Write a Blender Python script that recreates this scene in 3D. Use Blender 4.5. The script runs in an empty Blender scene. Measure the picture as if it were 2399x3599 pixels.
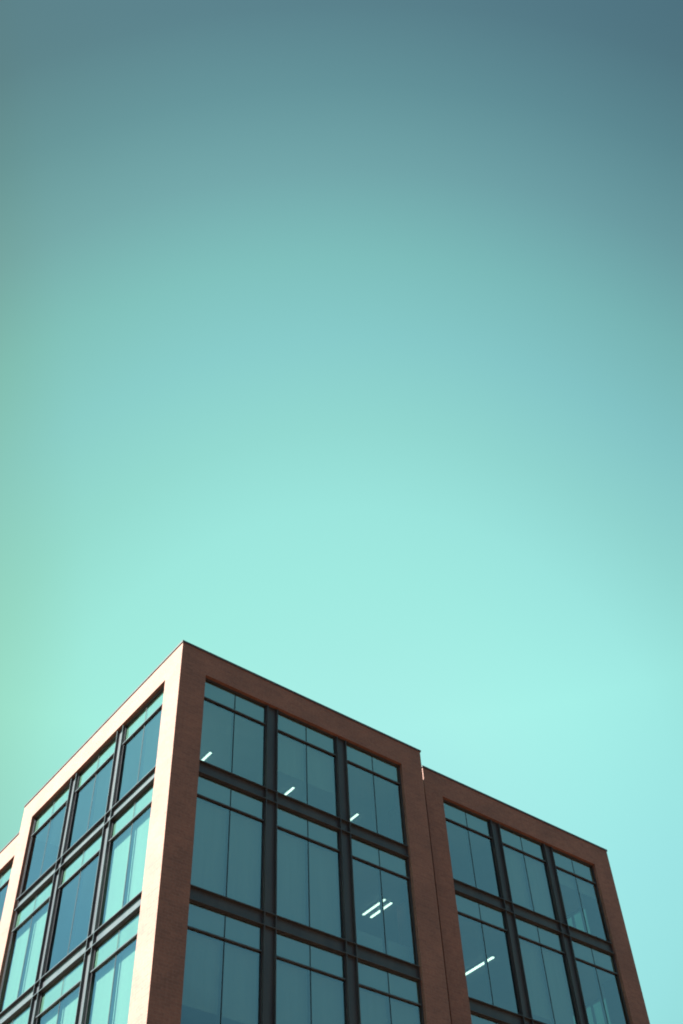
import bpy, bmesh, math, random
from mathutils import Vector, Matrix
random.seed(4)
scene = bpy.context.scene
COL = scene.collection

# ---------------------------------------------------------------- camera
H = 25.561                     # roof (coping top) above the ground
cam_d = bpy.data.cameras.new("camera")
cam = bpy.data.objects.new("camera", cam_d)
COL.objects.link(cam)
scene.camera = cam
yaw, pitch, roll = 0.70175, 0.86639, -0.06020
fwd = Vector((math.sin(yaw)*math.cos(pitch), math.cos(yaw)*math.cos(pitch), math.sin(pitch)))
rgt0 = Vector((math.cos(yaw), -math.sin(yaw), 0))
up0 = rgt0.cross(fwd)
rgt = rgt0*math.cos(roll) + up0*math.sin(roll)
up = -rgt0*math.sin(roll) + up0*math.cos(roll)
m = Matrix(((rgt.x, up.x, -fwd.x, -12.328), (rgt.y, up.y, -fwd.y, -22.678),
            (rgt.z, up.z, -fwd.z, H - 23.9615), (0, 0, 0, 1)))
cam.matrix_world = m
cam_d.sensor_fit = 'VERTICAL'
cam_d.sensor_height = 36.0
cam_d.lens = 36.0*3860.04/3599.0
cam_d.clip_start = 0.1
cam_d.clip_end = 5000

# ---------------------------------------------------------------- light
SUN_AZ, SUN_EL = 4.6, 43.4      # degrees from -X towards +Y, elevation
scene.view_settings.view_transform = 'Standard'
scene.view_settings.look = 'None'
scene.view_settings.gamma = 1
scene.view_settings.use_curve_mapping = False
scene.cycles.caustics_reflective = False      # no light glittering off the panes onto the steel
scene.cycles.filter_width = 1.9               # the lens is a little soft
scene.view_settings.exposure = 2.85
world = bpy.data.worlds.new("World")
scene.world = world
world.use_nodes = True
nt = world.node_tree
nt.nodes.clear()
def wn(t, **k):
    n = nt.nodes.new(t)
    for a, b in k.items(): setattr(n, a, b)
    return n
wout = wn('ShaderNodeOutputWorld')
bg = wn('ShaderNodeBackground')
bg.inputs['Strength'].default_value = 0.091
sky = wn('ShaderNodeTexSky', sky_type='NISHITA')
sky.sun_disc = False
sky.sun_elevation = math.radians(SUN_EL)
sky.sun_rotation = math.radians(-(90 - SUN_AZ))
sky.air_density = 1.0
sky.dust_density = 1.0
sky.ozone_density = 1.0
# teal film cast and corner darkening, put into the sky colour by world direction
# (off-frame sky also dimmed for deeper shade and brightened for pane reflections)
tc = wn('ShaderNodeTexCoord')
def ramp(vec, lo, hi, stops, top=1.0):
    """colour ramp over dot(direction, vec) mapped lo..hi -> 0..1"""
    d = wn('ShaderNodeVectorMath', operation='DOT_PRODUCT')
    d.inputs[1].default_value = vec
    nt.links.new(tc.outputs['Generated'], d.inputs[0])
    mr = wn('ShaderNodeMapRange')
    mr.inputs['From Min'].default_value = lo; mr.inputs['From Max'].default_value = hi
    nt.links.new(d.outputs['Value'], mr.inputs['Value'])
    cr = wn('ShaderNodeValToRGB')
    cr.color_ramp.interpolation = 'B_SPLINE' if len(stops) == 9 else 'LINEAR'
    el = cr.color_ramp.elements
    while len(el) < len(stops): el.new(0.5)
    for e, (v, c) in zip(el, stops):
        e.position = (v - lo)/(hi - lo); e.color = (*[x/top for x in c], 1)
    nt.links.new(mr.outputs[0], cr.inputs[0])
    if top == 1.0: return cr.outputs[0]
    sc = wn('ShaderNodeVectorMath', operation='SCALE')
    sc.inputs['Scale'].default_value = top
    nt.links.new(cr.outputs[0], sc.inputs[0])
    return sc.outputs[0]
def mul(a, b):
    n = wn('ShaderNodeMix', data_type='RGBA', blend_type='MULTIPLY')
    n.inputs[0].default_value = 1
    nt.links.new(a, n.inputs[6]); nt.links.new(b, n.inputs[7])
    return n.outputs[2]
s_ramp = ramp((.5340, .6378, .5550), -1.0, 1.0, [      # dims away from bright part; raised off-frame for pane reflections, dark behind for shade
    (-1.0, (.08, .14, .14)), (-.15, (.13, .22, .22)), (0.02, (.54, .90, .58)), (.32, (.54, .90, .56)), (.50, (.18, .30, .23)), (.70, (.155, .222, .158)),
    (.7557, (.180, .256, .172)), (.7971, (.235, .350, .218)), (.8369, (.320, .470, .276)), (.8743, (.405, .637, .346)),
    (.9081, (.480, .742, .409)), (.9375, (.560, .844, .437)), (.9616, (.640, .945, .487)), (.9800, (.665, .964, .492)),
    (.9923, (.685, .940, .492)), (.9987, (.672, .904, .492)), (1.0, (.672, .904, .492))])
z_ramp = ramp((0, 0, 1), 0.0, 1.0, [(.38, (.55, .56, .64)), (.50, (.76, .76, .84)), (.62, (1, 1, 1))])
u_ramp = ramp((math.cos(yaw), -math.sin(yaw), 0), -1, 1, [  # sky left of frame brightened for reflections in the sunlit face's panes
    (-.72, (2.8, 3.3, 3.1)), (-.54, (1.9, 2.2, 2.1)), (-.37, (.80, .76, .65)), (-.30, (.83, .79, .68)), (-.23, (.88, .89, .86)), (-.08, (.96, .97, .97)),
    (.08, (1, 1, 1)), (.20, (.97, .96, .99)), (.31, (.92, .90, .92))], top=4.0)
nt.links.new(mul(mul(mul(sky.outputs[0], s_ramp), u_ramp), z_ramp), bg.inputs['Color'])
nt.links.new(bg.outputs[0], wout.inputs[0])

sun_d = bpy.data.lights.new("sun", 'SUN')
sun_d.energy = 5.0
sun_d.angle = math.radians(0.5)
sun_d.color = (1.0, 0.975, 0.94)
sun = bpy.data.objects.new("sun", sun_d)
COL.objects.link(sun)
ca, sa = math.cos(math.radians(SUN_AZ)), math.sin(math.radians(SUN_AZ))
ce, se = math.cos(math.radians(SUN_EL)), math.sin(math.radians(SUN_EL))
to_sun = Vector((-ce*ca, ce*sa, se))
sun.rotation_euler = to_sun.to_track_quat('Z', 'Y').to_euler()
sun.location = (-30, 0, 60)

# ---------------------------------------------------------------- materials
def new_mat(name):
    mt = bpy.data.materials.new(name); mt.use_nodes = True
    t = mt.node_tree
    b = t.nodes['Principled BSDF']
    return mt, t, b
def noise_col(t, b, c1, c2, scale, detail=4, coord='Object', stretch=(1, 1, 1), lo=.35, hi=.65):
    co = t.nodes.new('ShaderNodeTexCoord')
    mp = t.nodes.new('ShaderNodeMapping'); mp.inputs['Scale'].default_value = stretch
    t.links.new(co.outputs[coord], mp.inputs[0])
    nz = t.nodes.new('ShaderNodeTexNoise'); nz.inputs['Scale'].default_value = scale; nz.inputs['Detail'].default_value = detail
    t.links.new(mp.outputs[0], nz.inputs['Vector'])
    cr = t.nodes.new('ShaderNodeValToRGB')
    cr.color_ramp.elements[0].position = lo; cr.color_ramp.elements[1].position = hi
    cr.color_ramp.elements[0].color = (*c1, 1); cr.color_ramp.elements[1].color = (*c2, 1)
    t.links.new(nz.outputs[0], cr.inputs[0])
    return cr.outputs[0], nz.outputs[0]
def plain(name, c1, c2, rough, scale=3.0, spec=0.5, metal=0.0, stretch=(1, 1, 1)):
    mt, t, b = new_mat(name)
    col, nz = noise_col(t, b, c1, c2, scale, stretch=stretch)
    t.links.new(col, b.inputs['Base Color'])
    b.inputs['Roughness'].default_value = rough
    b.inputs['Specular IOR Level'].default_value = spec
    b.inputs['Metallic'].default_value = metal
    return mt

def brick_mat():
    mt, t, b = new_mat('brown_brick')
    uv = t.nodes.new('ShaderNodeUVMap'); uv.uv_map = 'UVMap'
    br = t.nodes.new('ShaderNodeTexBrick')
    br.inputs['Scale'].default_value = 1.0
    br.inputs['Brick Width'].default_value = 0.30
    br.inputs['Row Height'].default_value = 0.085
    br.inputs['Mortar Size'].default_value = 0.007
    br.inputs['Mortar Smooth'].default_value = 0.2
    br.inputs['Bias'].default_value = -0.1
    br.inputs['Color1'].default_value = (.172, .087, .065, 1)
    br.inputs['Color2'].default_value = (.140, .073, .057, 1)
    br.inputs['Mortar'].default_value = (.160, .098, .078, 1)
    t.links.new(uv.outputs[0], br.inputs['Vector'])
    col, nz = noise_col(t, b, (.88, .89, .91), (1.10, 1.07, 1.05), 0.9, detail=6)
    col2, nz2 = noise_col(t, b, (.90, .90, .90), (1.1, 1.1, 1.1), 14.0, detail=3)
    def mulc(a, c):
        n = t.nodes.new('ShaderNodeMix'); n.data_type = 'RGBA'; n.blend_type = 'MULTIPLY'
        n.inputs[0].default_value = 1
        t.links.new(a, n.inputs[6]); t.links.new(c, n.inputs[7]); return n.outputs[2]
    t.links.new(mulc(mulc(br.outputs[0], col), col2), b.inputs['Base Color'])
    bp = t.nodes.new('ShaderNodeBump'); bp.inputs['Strength'].default_value = 0.5; bp.inputs['Distance'].default_value = 0.006
    inv = t.nodes.new('ShaderNodeMath'); inv.operation = 'SUBTRACT'; inv.inputs[0].default_value = 1
    t.links.new(br.outputs['Fac'], inv.inputs[1])
    t.links.new(inv.outputs[0], bp.inputs['Height']); t.links.new(bp.outputs[0], b.inputs['Normal'])
    b.inputs['Roughness'].default_value = 0.85
    b.inputs['Specular IOR Level'].default_value = 0.3
    return mt

F0 = 0.17
def glass_mat(name, tint, seed):
    mt = bpy.data.materials.new(name); mt.use_nodes = True
    t = mt.node_tree; t.nodes.clear()
    o = t.nodes.new('ShaderNodeOutputMaterial')
    tr = t.nodes.new('ShaderNodeBsdfTransparent'); tr.inputs[0].default_value = (*tint, 1)
    gl = t.nodes.new('ShaderNodeBsdfGlossy'); gl.inputs['Roughness'].default_value = 0.02
    gl.inputs['Color'].default_value = (.86, .95, 1.0, 1)
    # coated glass: reflection rises towards grazing view, the same from both sides
    lw = t.nodes.new('ShaderNodeLayerWeight'); lw.inputs['Blend'].default_value = 0.5
    pw = t.nodes.new('ShaderNodeMath'); pw.operation = 'POWER'; pw.inputs[1].default_value = 5
    t.links.new(lw.outputs['Facing'], pw.inputs[0])
    fr = t.nodes.new('ShaderNodeMath'); fr.operation = 'MULTIPLY_ADD'
    fr.inputs[1].default_value = 1 - F0; fr.inputs[2].default_value = F0
    t.links.new(pw.outputs[0], fr.inputs[0])
    mx = t.nodes.new('ShaderNodeMixShader')
    co = t.nodes.new('ShaderNodeTexCoord')
    mp = t.nodes.new('ShaderNodeMapping'); mp.inputs['Location'].default_value = (seed*7.3, seed*3.1, 0)
    nz = t.nodes.new('ShaderNodeTexNoise'); nz.inputs['Scale'].default_value = 0.8; nz.inputs['Detail'].default_value = 1.5
    bp = t.nodes.new('ShaderNodeBump'); bp.inputs['Strength'].default_value = 0.3; bp.inputs['Distance'].default_value = 0.02
    oi = t.nodes.new('ShaderNodeObjectInfo')
    ad = t.nodes.new('ShaderNodeVectorMath'); ad.operation = 'MULTIPLY_ADD'      # every window its own waviness
    ad.inputs[1].default_value = (37.0, 53.0, 29.0)
    t.links.new(oi.outputs['Random'], ad.inputs[0]); t.links.new(mp.outputs[0], ad.inputs[2])
    t.links.new(co.outputs['Object'], mp.inputs[0]); t.links.new(ad.outputs[0], nz.inputs['Vector'])
    t.links.new(nz.outputs[0], bp.inputs['Height']); t.links.new(bp.outputs[0], gl.inputs['Normal'])
    t.links.new(fr.outputs[0], mx.inputs[0]); t.links.new(tr.outputs[0], mx.inputs[1]); t.links.new(gl.outputs[0], mx.inputs[2])
    t.links.new(mx.outputs[0], o.inputs[0])
    return mt

M = {}
M['brick'] = brick_mat()
M['steel'] = plain('dark_painted_steel', (.030, .034, .039), (.042, .046, .049), .5, 2.5, .3, stretch=(1, 1, .25))
M['coping'] = plain('dark_metal_coping', (.030, .022, .022), (.045, .034, .032), .5, 2.0, .4)
M['frame'] = plain('window_frame_paint', (.028, .028, .031), (.038, .038, .042), .4, 4.0, .5)
M['joint'] = plain('black_silicone', (.006, .006, .007), (.010, .010, .011), .7, 6.0, .3)
M['glass'] = glass_mat('tinted_glass', (.255, .36, .315), 1)
M['panel'] = plain('pale_backing_panel', (.56, .58, .54), (.62, .64, .60), .8, 1.2, .2)
M['blind'] = plain('pale_blind_fabric', (.66, .68, .64), (.72, .74, .70), .9, 1.5, .1, stretch=(3, 3, .2))
M['ceiling'] = plain('white_ceiling', (.62, .63, .62), (.70, .70, .69), .9, 1.0, .1)
M['slab'] = plain('concrete_slab', (.10, .10, .105), (.14, .14, .145), .9, 1.5, .1)
M['plaster'] = plain('grey_plaster', (.45, .46, .45), (.52, .52, .51), .9, .8, .1)
M['roof'] = plain('roof_membrane', (.16, .16, .16), (.24, .24, .23), .9, .8, .1)
M['white'] = plain('white_laminate', (.72, .74, .73), (.78, .79, .78), .5, 2.0, .3)
M['ground'] = plain('ground_paving', (.065, .034, .022), (.095, .050, .032), .9, .5, .2)
lm, lt, lb = new_mat('lamp_tube')
lcol, _ = noise_col(lt, lb, (.86, 1.0, .88), (.92, 1.0, .92), 2.0)
lt.links.new(lcol, lb.inputs['Emission Color'])
lb.inputs['Emission Strength'].default_value = 0.7
M['lamp'] = lm

# ---------------------------------------------------------------- mesh helpers
class MB:
    """collects boxes, builds them as ONE mesh; uv = metres on the face's plane"""
    def __init__(s): s.v = []; s.f = []
    def box(s, a, b):
        x0, x1 = sorted((a[0], b[0])); y0, y1 = sorted((a[1], b[1])); z0, z1 = sorted((a[2], b[2]))
        n = len(s.v)
        s.v += [(x0, y0, z0), (x1, y0, z0), (x1, y1, z0), (x0, y1, z0), (x0, y0, z1), (x1, y0, z1), (x1, y1, z1), (x0, y1, z1)]
        s.f += [tuple(n+i for i in q) for q in ((0, 3, 2, 1), (4, 5, 6, 7), (0, 1, 5, 4), (1, 2, 6, 5), (2, 3, 7, 6), (3, 0, 4, 7))]
        return s
    def mesh(s, name, mat, bevel=0.0):
        me = bpy.data.meshes.new(name)
        me.from_pydata(s.v, [], s.f); me.update()
        if bevel:
            bm = bmesh.new(); bm.from_mesh(me)
            bmesh.ops.bevel(bm, geom=list(bm.edges), offset=bevel, segments=1, affect='EDGES')
            bm.to_mesh(me); bm.free()
        uv = me.uv_layers.new(name='UVMap')
        for p in me.polygons:
            n = p.normal
            for li in p.loop_indices:
                c = me.vertices[me.loops[li].vertex_index].co
                if abs(n.z) > .6: uv.data[li].uv = (c.x, c.y)
                elif abs(n.x) > abs(n.y): uv.data[li].uv = (c.y, c.z)
                else: uv.data[li].uv = (c.x, c.z)
        me.materials.append(mat)
        return me
def link(name, me, parent=None, loc=(0, 0, 0)):
    o = bpy.data.objects.new(name, me); COL.objects.link(o)
    o.location = loc
    if parent: o.parent = parent
    return o
def tag(o, label=None, cat=None, group=None, kind=None):
    if label: o['label'] = label
    if cat: o['category'] = cat
    if group: o['group'] = group
    if kind: o['kind'] = kind
    return o
def thing(name, loc, label, cat, group=None):
    return tag(link(name, None, None, loc), label, cat, group)

# ---------------------------------------------------------------- setting
g = MB(); g.v = [(-2500, -2500, 0), (2500, -2500, 0), (2500, 2500, 0), (-2500, 2500, 0)]; g.f = [(0, 1, 2, 3)]
tag(link('ground', g.mesh('ground', M['ground'])), kind='structure')

# ---------------------------------------------------------------- the building
bld = thing('office_building', (0, 0, 0), 'brown brick office building with flat roof, dark steel grid and tall teal windows', 'building')

GLASS = .15      # glass behind the brick face
TIP = .04        # steel fin tips behind the brick face
WEB = .135        # steel channel web behind the brick face
FT = .022        # fin thickness
HEAD = H - .966
def beam_z(k): return H - 4.158 - 4*k, H - 4.571 - 4*k
ROWS = 6
def row_z(r):
    """bottom, transom, top of the glazing in storey r counted from the roof"""
    if r == 0: return beam_z(0)[0], H - 1.76, HEAD
    return beam_z(r)[0], H - 5.30 - 4*(r - 1), beam_z(r - 1)[1]

def facade(P, j0, j1, cols, blinds):
    """P(u, v, z) maps along-the-face, into-the-face, height to the world"""
    def bx(mb, u0, u1, v0, v1, z0, z1):
        return mb.box(P(u0, v0, z0), P(u1, v1, z1))
    base = beam_z(ROWS - 1)[1]
    # perimeter steel behind the brick return
    f = MB()
    bx(f, j0, j1, .115, .19, HEAD - .03, HEAD)
    bx(f, j0, j0 + .03, .115, .19, base, HEAD - .03)
    bx(f, j1 - .03, j1, .115, .19, base, HEAD - .03)
    link('steel_surround', f.mesh('steel_surround', M['steel']), bld)
    for c0, c1 in cols:
        c = MB()
        bx(c, c0, c0 + FT, TIP, .19, base, HEAD - .031)
        bx(c, c1 - FT, c1, TIP, .19, base, HEAD - .031)
        bx(c, c0 + FT, c1 - FT, WEB, .19, base, HEAD - .031)
        link('steel_column', c.mesh('steel_column', M['steel']), bld)
    for k in range(ROWS):
        zt, zb = beam_z(k)
        b = MB()
        bx(b, j0 + .031, j1 - .031, TIP - .003, .186, zt - FT, zt)
        bx(b, j0 + .031, j1 - .031, TIP - .003, .186, zb, zb + FT)
        bx(b, j0 + .031, j1 - .031, WEB + .003, .186, zb + FT, zt - FT)
        link('steel_beam', b.mesh('steel_beam', M['steel']), bld)
    edges = [j0 + .03] + [e for c in cols for e in c] + [j1 - .03]
    bays = [(edges[i], edges[i+1]) for i in range(0, len(edges), 2)]
    for bi, (u0, u1) in enumerate(bays):
        shapes = {}
        um = (u0 + u1)/2
        for r in range(ROWS):
            zb, zt, ztop = row_z(r)
            if r == 0: ztop -= .031
            key = 0 if r == 0 else 1
            zr, tr, top = (zb - zt), 0.0, ztop - zt       # heights measured from the transom
            if key not in shapes:
                def mk(fn, nm, mat):
                    q = MB(); fn(q); return q.mesh(nm, mat)
                fw = .028
                def fr(q):
                    bx(q, u0, u1, .138, .24, zr, zr + fw); bx(q, u0, u1, .138, .24, top - fw, top)
                    bx(q, u0, u0 + fw, .138, .24, zr + fw, top - fw); bx(q, u1 - fw, u1, .138, .24, zr + fw, top - fw)
                def gl(q):
                    a, b_ = P(u0 + fw, GLASS, zr + fw), P(u1 - fw, GLASS, top - fw)
                    c_, d_ = P(u1 - fw, GLASS, zr + fw), P(u0 + fw, GLASS, top - fw)
                    q.v = [a, c_, b_, d_]; q.f = [(0, 1, 2, 3)]
                def tra(q):
                    bx(q, u0 + fw, u1 - fw, .085, .146, -.016, .016)
                    bx(q, u0 + fw, u1 - fw, .154, .25, -.035, .035)
                def mul_(q):
                    bx(q, um - .03, um + .03, .154, .25, zr + fw, -.035)
                def jo(q):
                    bx(q, um - .015, um + .015, .1455, .1485, .016, top - fw)
                    bx(q, um - .015, um + .015, .1455, .1485, zr + fw, -.016)
                def pa(q): bx(q, u0 + fw, u1 - fw, .185, .205, .036, top - fw)
                shapes[key] = dict(fr=mk(fr, 'window', M['frame']), gl=mk(gl, 'glass', M['glass']), tra=mk(tra, 'transom', M['frame']),
                                   mu=mk(mul_, 'mullion', M['frame']), jo=mk(jo, 'glazing_joint', M['joint']), pa=mk(pa, 'upper_panel', M['panel']))
            S = shapes[key]
            w = link('window', S['fr'], bld, (0, 0, zt))
            for nm, kk in (('glass', 'gl'), ('transom', 'tra'), ('mullion', 'mu'), ('glazing_joint', 'jo'), ('upper_panel', 'pa')):
                link(nm, S[kk], w)
            for half, drop in enumerate(blinds.get((r, bi), (0, 0))):
                if drop <= 0: continue
                a0, a1 = ((u0 + .03, um - .01), (um + .01, u1 - .03))[half]
                q = MB(); full = (zt - zb) - .08
                d = full*drop
                bx(q, a0, a1, .30, .303, -d, -.02)
                bx(q, a0, a1, .29, .313, -d - .025, -d)
                link('roller_blind', q.mesh('roller_blind', M['blind']), w)

X2, Y2, W2 = 10.428, .618, 9.515
X3, Y3, L3 = .60, 11.266, 10.6
W, L = 9.785, 10.668
P_A = lambda u, v, z: (u, v, z)
P_L = lambda u, v, z: (v, u, z)
P_A2 = lambda u, v, z: (X2 + u, Y2 + v, z)
P_L3 = lambda u, v, z: (X3 + v, Y3 + u, z)
XR = X2 + W2
P_R = lambda u, v, z: (XR - v, Y2 + u, z)
J = dict(A=(.9076, 8.857), L=(.9195, 9.781), A2=(.822, 8.57), L3=(.967, 9.70), R=(.93, 9.15))
facade(P_A, *J['A'], [(3.296, 3.70), (6.092, 6.482)],
       {(0, 1): (.59, .59), (1, 0): (1, 1), (1, 1): (1, 1), (2, 0): (.68, .68), (2, 1): (.68, 1), (2, 2): (1, 1),
        (3, 0): (1, 1), (3, 1): (.4, .4), (4, 2): (1, 1), (4, 0): (.5, 1)})
facade(P_L, *J['L'], [(3.546, 3.935), (6.633, 7.016)],
       {(1, 0): (1, 1), (1, 2): (1, 1), (2, 0): (1, 1), (2, 1): (1, 1), (2, 2): (1, 1), (3, 0): (.5, .5), (3, 2): (1, 1), (4, 1): (1, 1)})
facade(P_A2, *J['A2'], [(3.177, 3.588), (5.884, 6.288)],
       {(0, 1): (1, 1), (0, 2): (.22, .22), (1, 1): (.9, 1), (2, 0): (1, 1), (2, 2): (1, 1), (3, 1): (1, 1)})
facade(P_L3, *J['L3'], [(3.60, 3.99), (6.68, 7.07)], {(1, 0): (1, 1), (2, 0): (1, 1), (2, 1): (1, 1)})
facade(P_R, *J['R'], [(3.40, 3.80), (6.25, 6.65)], {(2, 1): (1, 1)})

T = .45
ZT = H - .07          # top of brick, under the coping
BASE = beam_z(ROWS - 1)[1]
def fill(q, P, j0, j1):
    q.box(P(j0, 0, HEAD), P(j1, T, ZT)); q.box(P(j0, 0, 0), P(j1, T, BASE))
# front block
q = MB()
q.box((0, 0, 0), (.9076, .9195, ZT))
fill(q, P_A, *J['A']); fill(q, P_L, *J['L'])
q.box((8.857, 0, 0), (W, T, ZT)); q.box((9.5, T, 0), (W, 1.6, ZT)); q.box((0, 9.781, 0), (1.6, L, ZT))
q.box((W - .3, 1.6, HEAD), (W, L, ZT)); q.box((1.6, L - .3, HEAD), (W - .3, L, ZT))
tag(link('brick_wall', q.mesh('brick_wall', M['brick']), bld), 'brick front block at the tall sunlit corner')
# right block
q = MB()
q.box((X2, Y2, 0), (X2 + .822, 1.6, ZT))
fill(q, P_A2, *J['A2']); fill(q, P_R, *J['R'])
q.box((X2 + 8.57, Y2, 0), (XR, Y2 + .93, ZT)); q.box((XR - T, Y2 + 9.15, 0), (XR, L, ZT))
q.box((X2, 1.6, HEAD), (X2 + .3, L - .3, ZT)); q.box((X2, L - .3, 0), (XR - T, L, ZT))
tag(link('brick_wall', q.mesh('brick_wall', M['brick']), bld), 'brick block on the right, stepped slightly back')
# left block
q = MB()
q.box((X3, Y3, 0), (1.6, Y3 + .967, ZT))
fill(q, P_L3, *J['L3'])
q.box((X3, Y3 + 9.70, 0), (1.6, Y3 + L3, ZT)); q.box((1.6, Y3 + L3 - .3, 0), (10.0, Y3 + L3, ZT))
q.box((9.7, Y3, 0), (10.0, Y3 + L3 - .3, ZT)); q.box((1.6, Y3, HEAD), (9.7, Y3 + .3, ZT))
tag(link('brick_wall', q.mesh('brick_wall', M['brick']), bld), 'sunlit brick block at the far left edge')
# recessed links between the blocks
q = MB()
q.box((W, 1.3, 0), (X2, 1.6, H - .55)); q.box((1.3, L, 0), (1.6, Y3, H - .55))
link('recessed_link', q.mesh('recessed_link', M['brick']), bld)

def coping(x0, y0, x1, y1):
    o, w = .028, .36
    c = MB()
    c.box((x0 - o, y0 - o, ZT), (x1 + o, y0 + w, H)); c.box((x0 - o, y1 - w, ZT), (x1 + o, y1 + o, H))
    c.box((x0 - o, y0 + w, ZT), (x0 + w, y1 - w, H)); c.box((x1 - w, y0 + w, ZT), (x1 + o, y1 - w, H))
    link('roof_coping', c.mesh('roof_coping', M['coping']), bld)
    r = MB().box((x0 + .46, y0 + .46, H - .85), (x1 - .46, y1 - .46, H - .6))
    link('flat_roof', r.mesh('flat_roof', M['roof']), bld)
coping(0, 0, W, L); coping(X2, Y2, XR, L); coping(X3, Y3, 10.0, Y3 + L3)

# floors, ceilings and the core seen through the glass
def plan(mb, a, z0, z1):
    mb.box((a, a, z0), (9.5, 10.4, z1)); mb.box((9.5, max(Y2 + a, 1.6), z0), (X2 + .3, 10.4, z1))
    mb.box((X2 + .3, Y2 + a, z0), (XR - a, 10.36, z1)); mb.box((X3 + a, 10.4, z0), (9.68, Y3 + L3 - .32, z1))
for r in range(ROWS):
    zb, zt, ztop = row_z(r)
    s_ = MB(); plan(s_, .21, beam_z(r)[1] + .03, beam_z(r)[0] - .03)
    link('floor_slab', s_.mesh('floor_slab', M['slab']), bld)
    c_ = MB(); plan(c_, .27, zt + .0, zt + .03)
    link('ceiling', c_.mesh('ceiling', M['ceiling']), bld)
core = MB()
core.box((3.6, 5.6, 0), (15.0, 10.2, H - 1.0)); core.box((5.0, 13.0, 0), (9.0, 20.0, H - 1.0))
link('core_wall', core.mesh('core_wall', M['plaster']), bld)

# ---------------------------------------------------------------- things behind the glass
LG = 'white ceiling lights seen through the windows'
def ceiling_light(x, y0, y1, z, wd, label):
    t = thing('ceiling_light', (x, (y0 + y1)/2, z), label, 'ceiling light', LG)
    h = (y1 - y0)/2
    a = MB(); a.box((-wd/2 - .02, -h - .02, -.05), (wd/2 + .02, h + .02, -.004))
    link('housing', a.mesh('housing', M['white']), t)
    a = MB(); a.box((-wd/2, -h, -.075), (wd/2, h, -.051))
    link('diffuser', a.mesh('diffuser', M['lamp'], bevel=.008), t)
z0, z1 = row_z(0)[1], row_z(1)[1]
ceiling_light(2.60, 2.22, 3.42, z0, .075, 'short white light glowing at the foot of the top window nearest the tall corner')
ceiling_light(5.91, 2.23, 3.43, z0, .075, 'short white light glowing under the half lowered blind in a top window')
ceiling_light(8.63, 2.21, 3.41, z0, .075, 'small white light glowing in the top window just left of the double brick pier')
ceiling_light(8.86, 1.40, 2.52, z1, .075, 'longer left tube of the pair glowing above the pale desk screens')
ceiling_light(9.17, 1.44, 2.51, z1, .075, 'right tube of the pair glowing above the pale desk screens')
ceiling_light(14.30, 2.20, 4.4, z1, .10, 'long white light glowing in the second window down just right of the double brick pier')

def screen(x0, x1, y, zf, h, label):
    t = thing('desk_screen', ((x0 + x1)/2, y, zf), label, 'desk screen', 'pale desk screens behind the glass')
    hw = (x1 - x0)/2
    a = MB(); a.box((-hw, -.02, .05), (hw, .02, h)); link('screen_panel', a.mesh('screen_panel', M['white'], bevel=.006), t)
    for sx in (-1, 1):
        a = MB(); a.box((sx*(hw - .12) - .02, -.15, 0), (sx*(hw - .12) + .02, .15, .049)); link('foot', a.mesh('foot', M['frame']), t)
zf = beam_z(1)[0] - .03
screen(7.00, 7.94, .62, zf, .86, 'pale low screen standing left of the window joint under the two light tubes')
screen(8.16, 9.05, .62, zf, .90, 'pale low screen standing right of the window joint beside the brick pier')
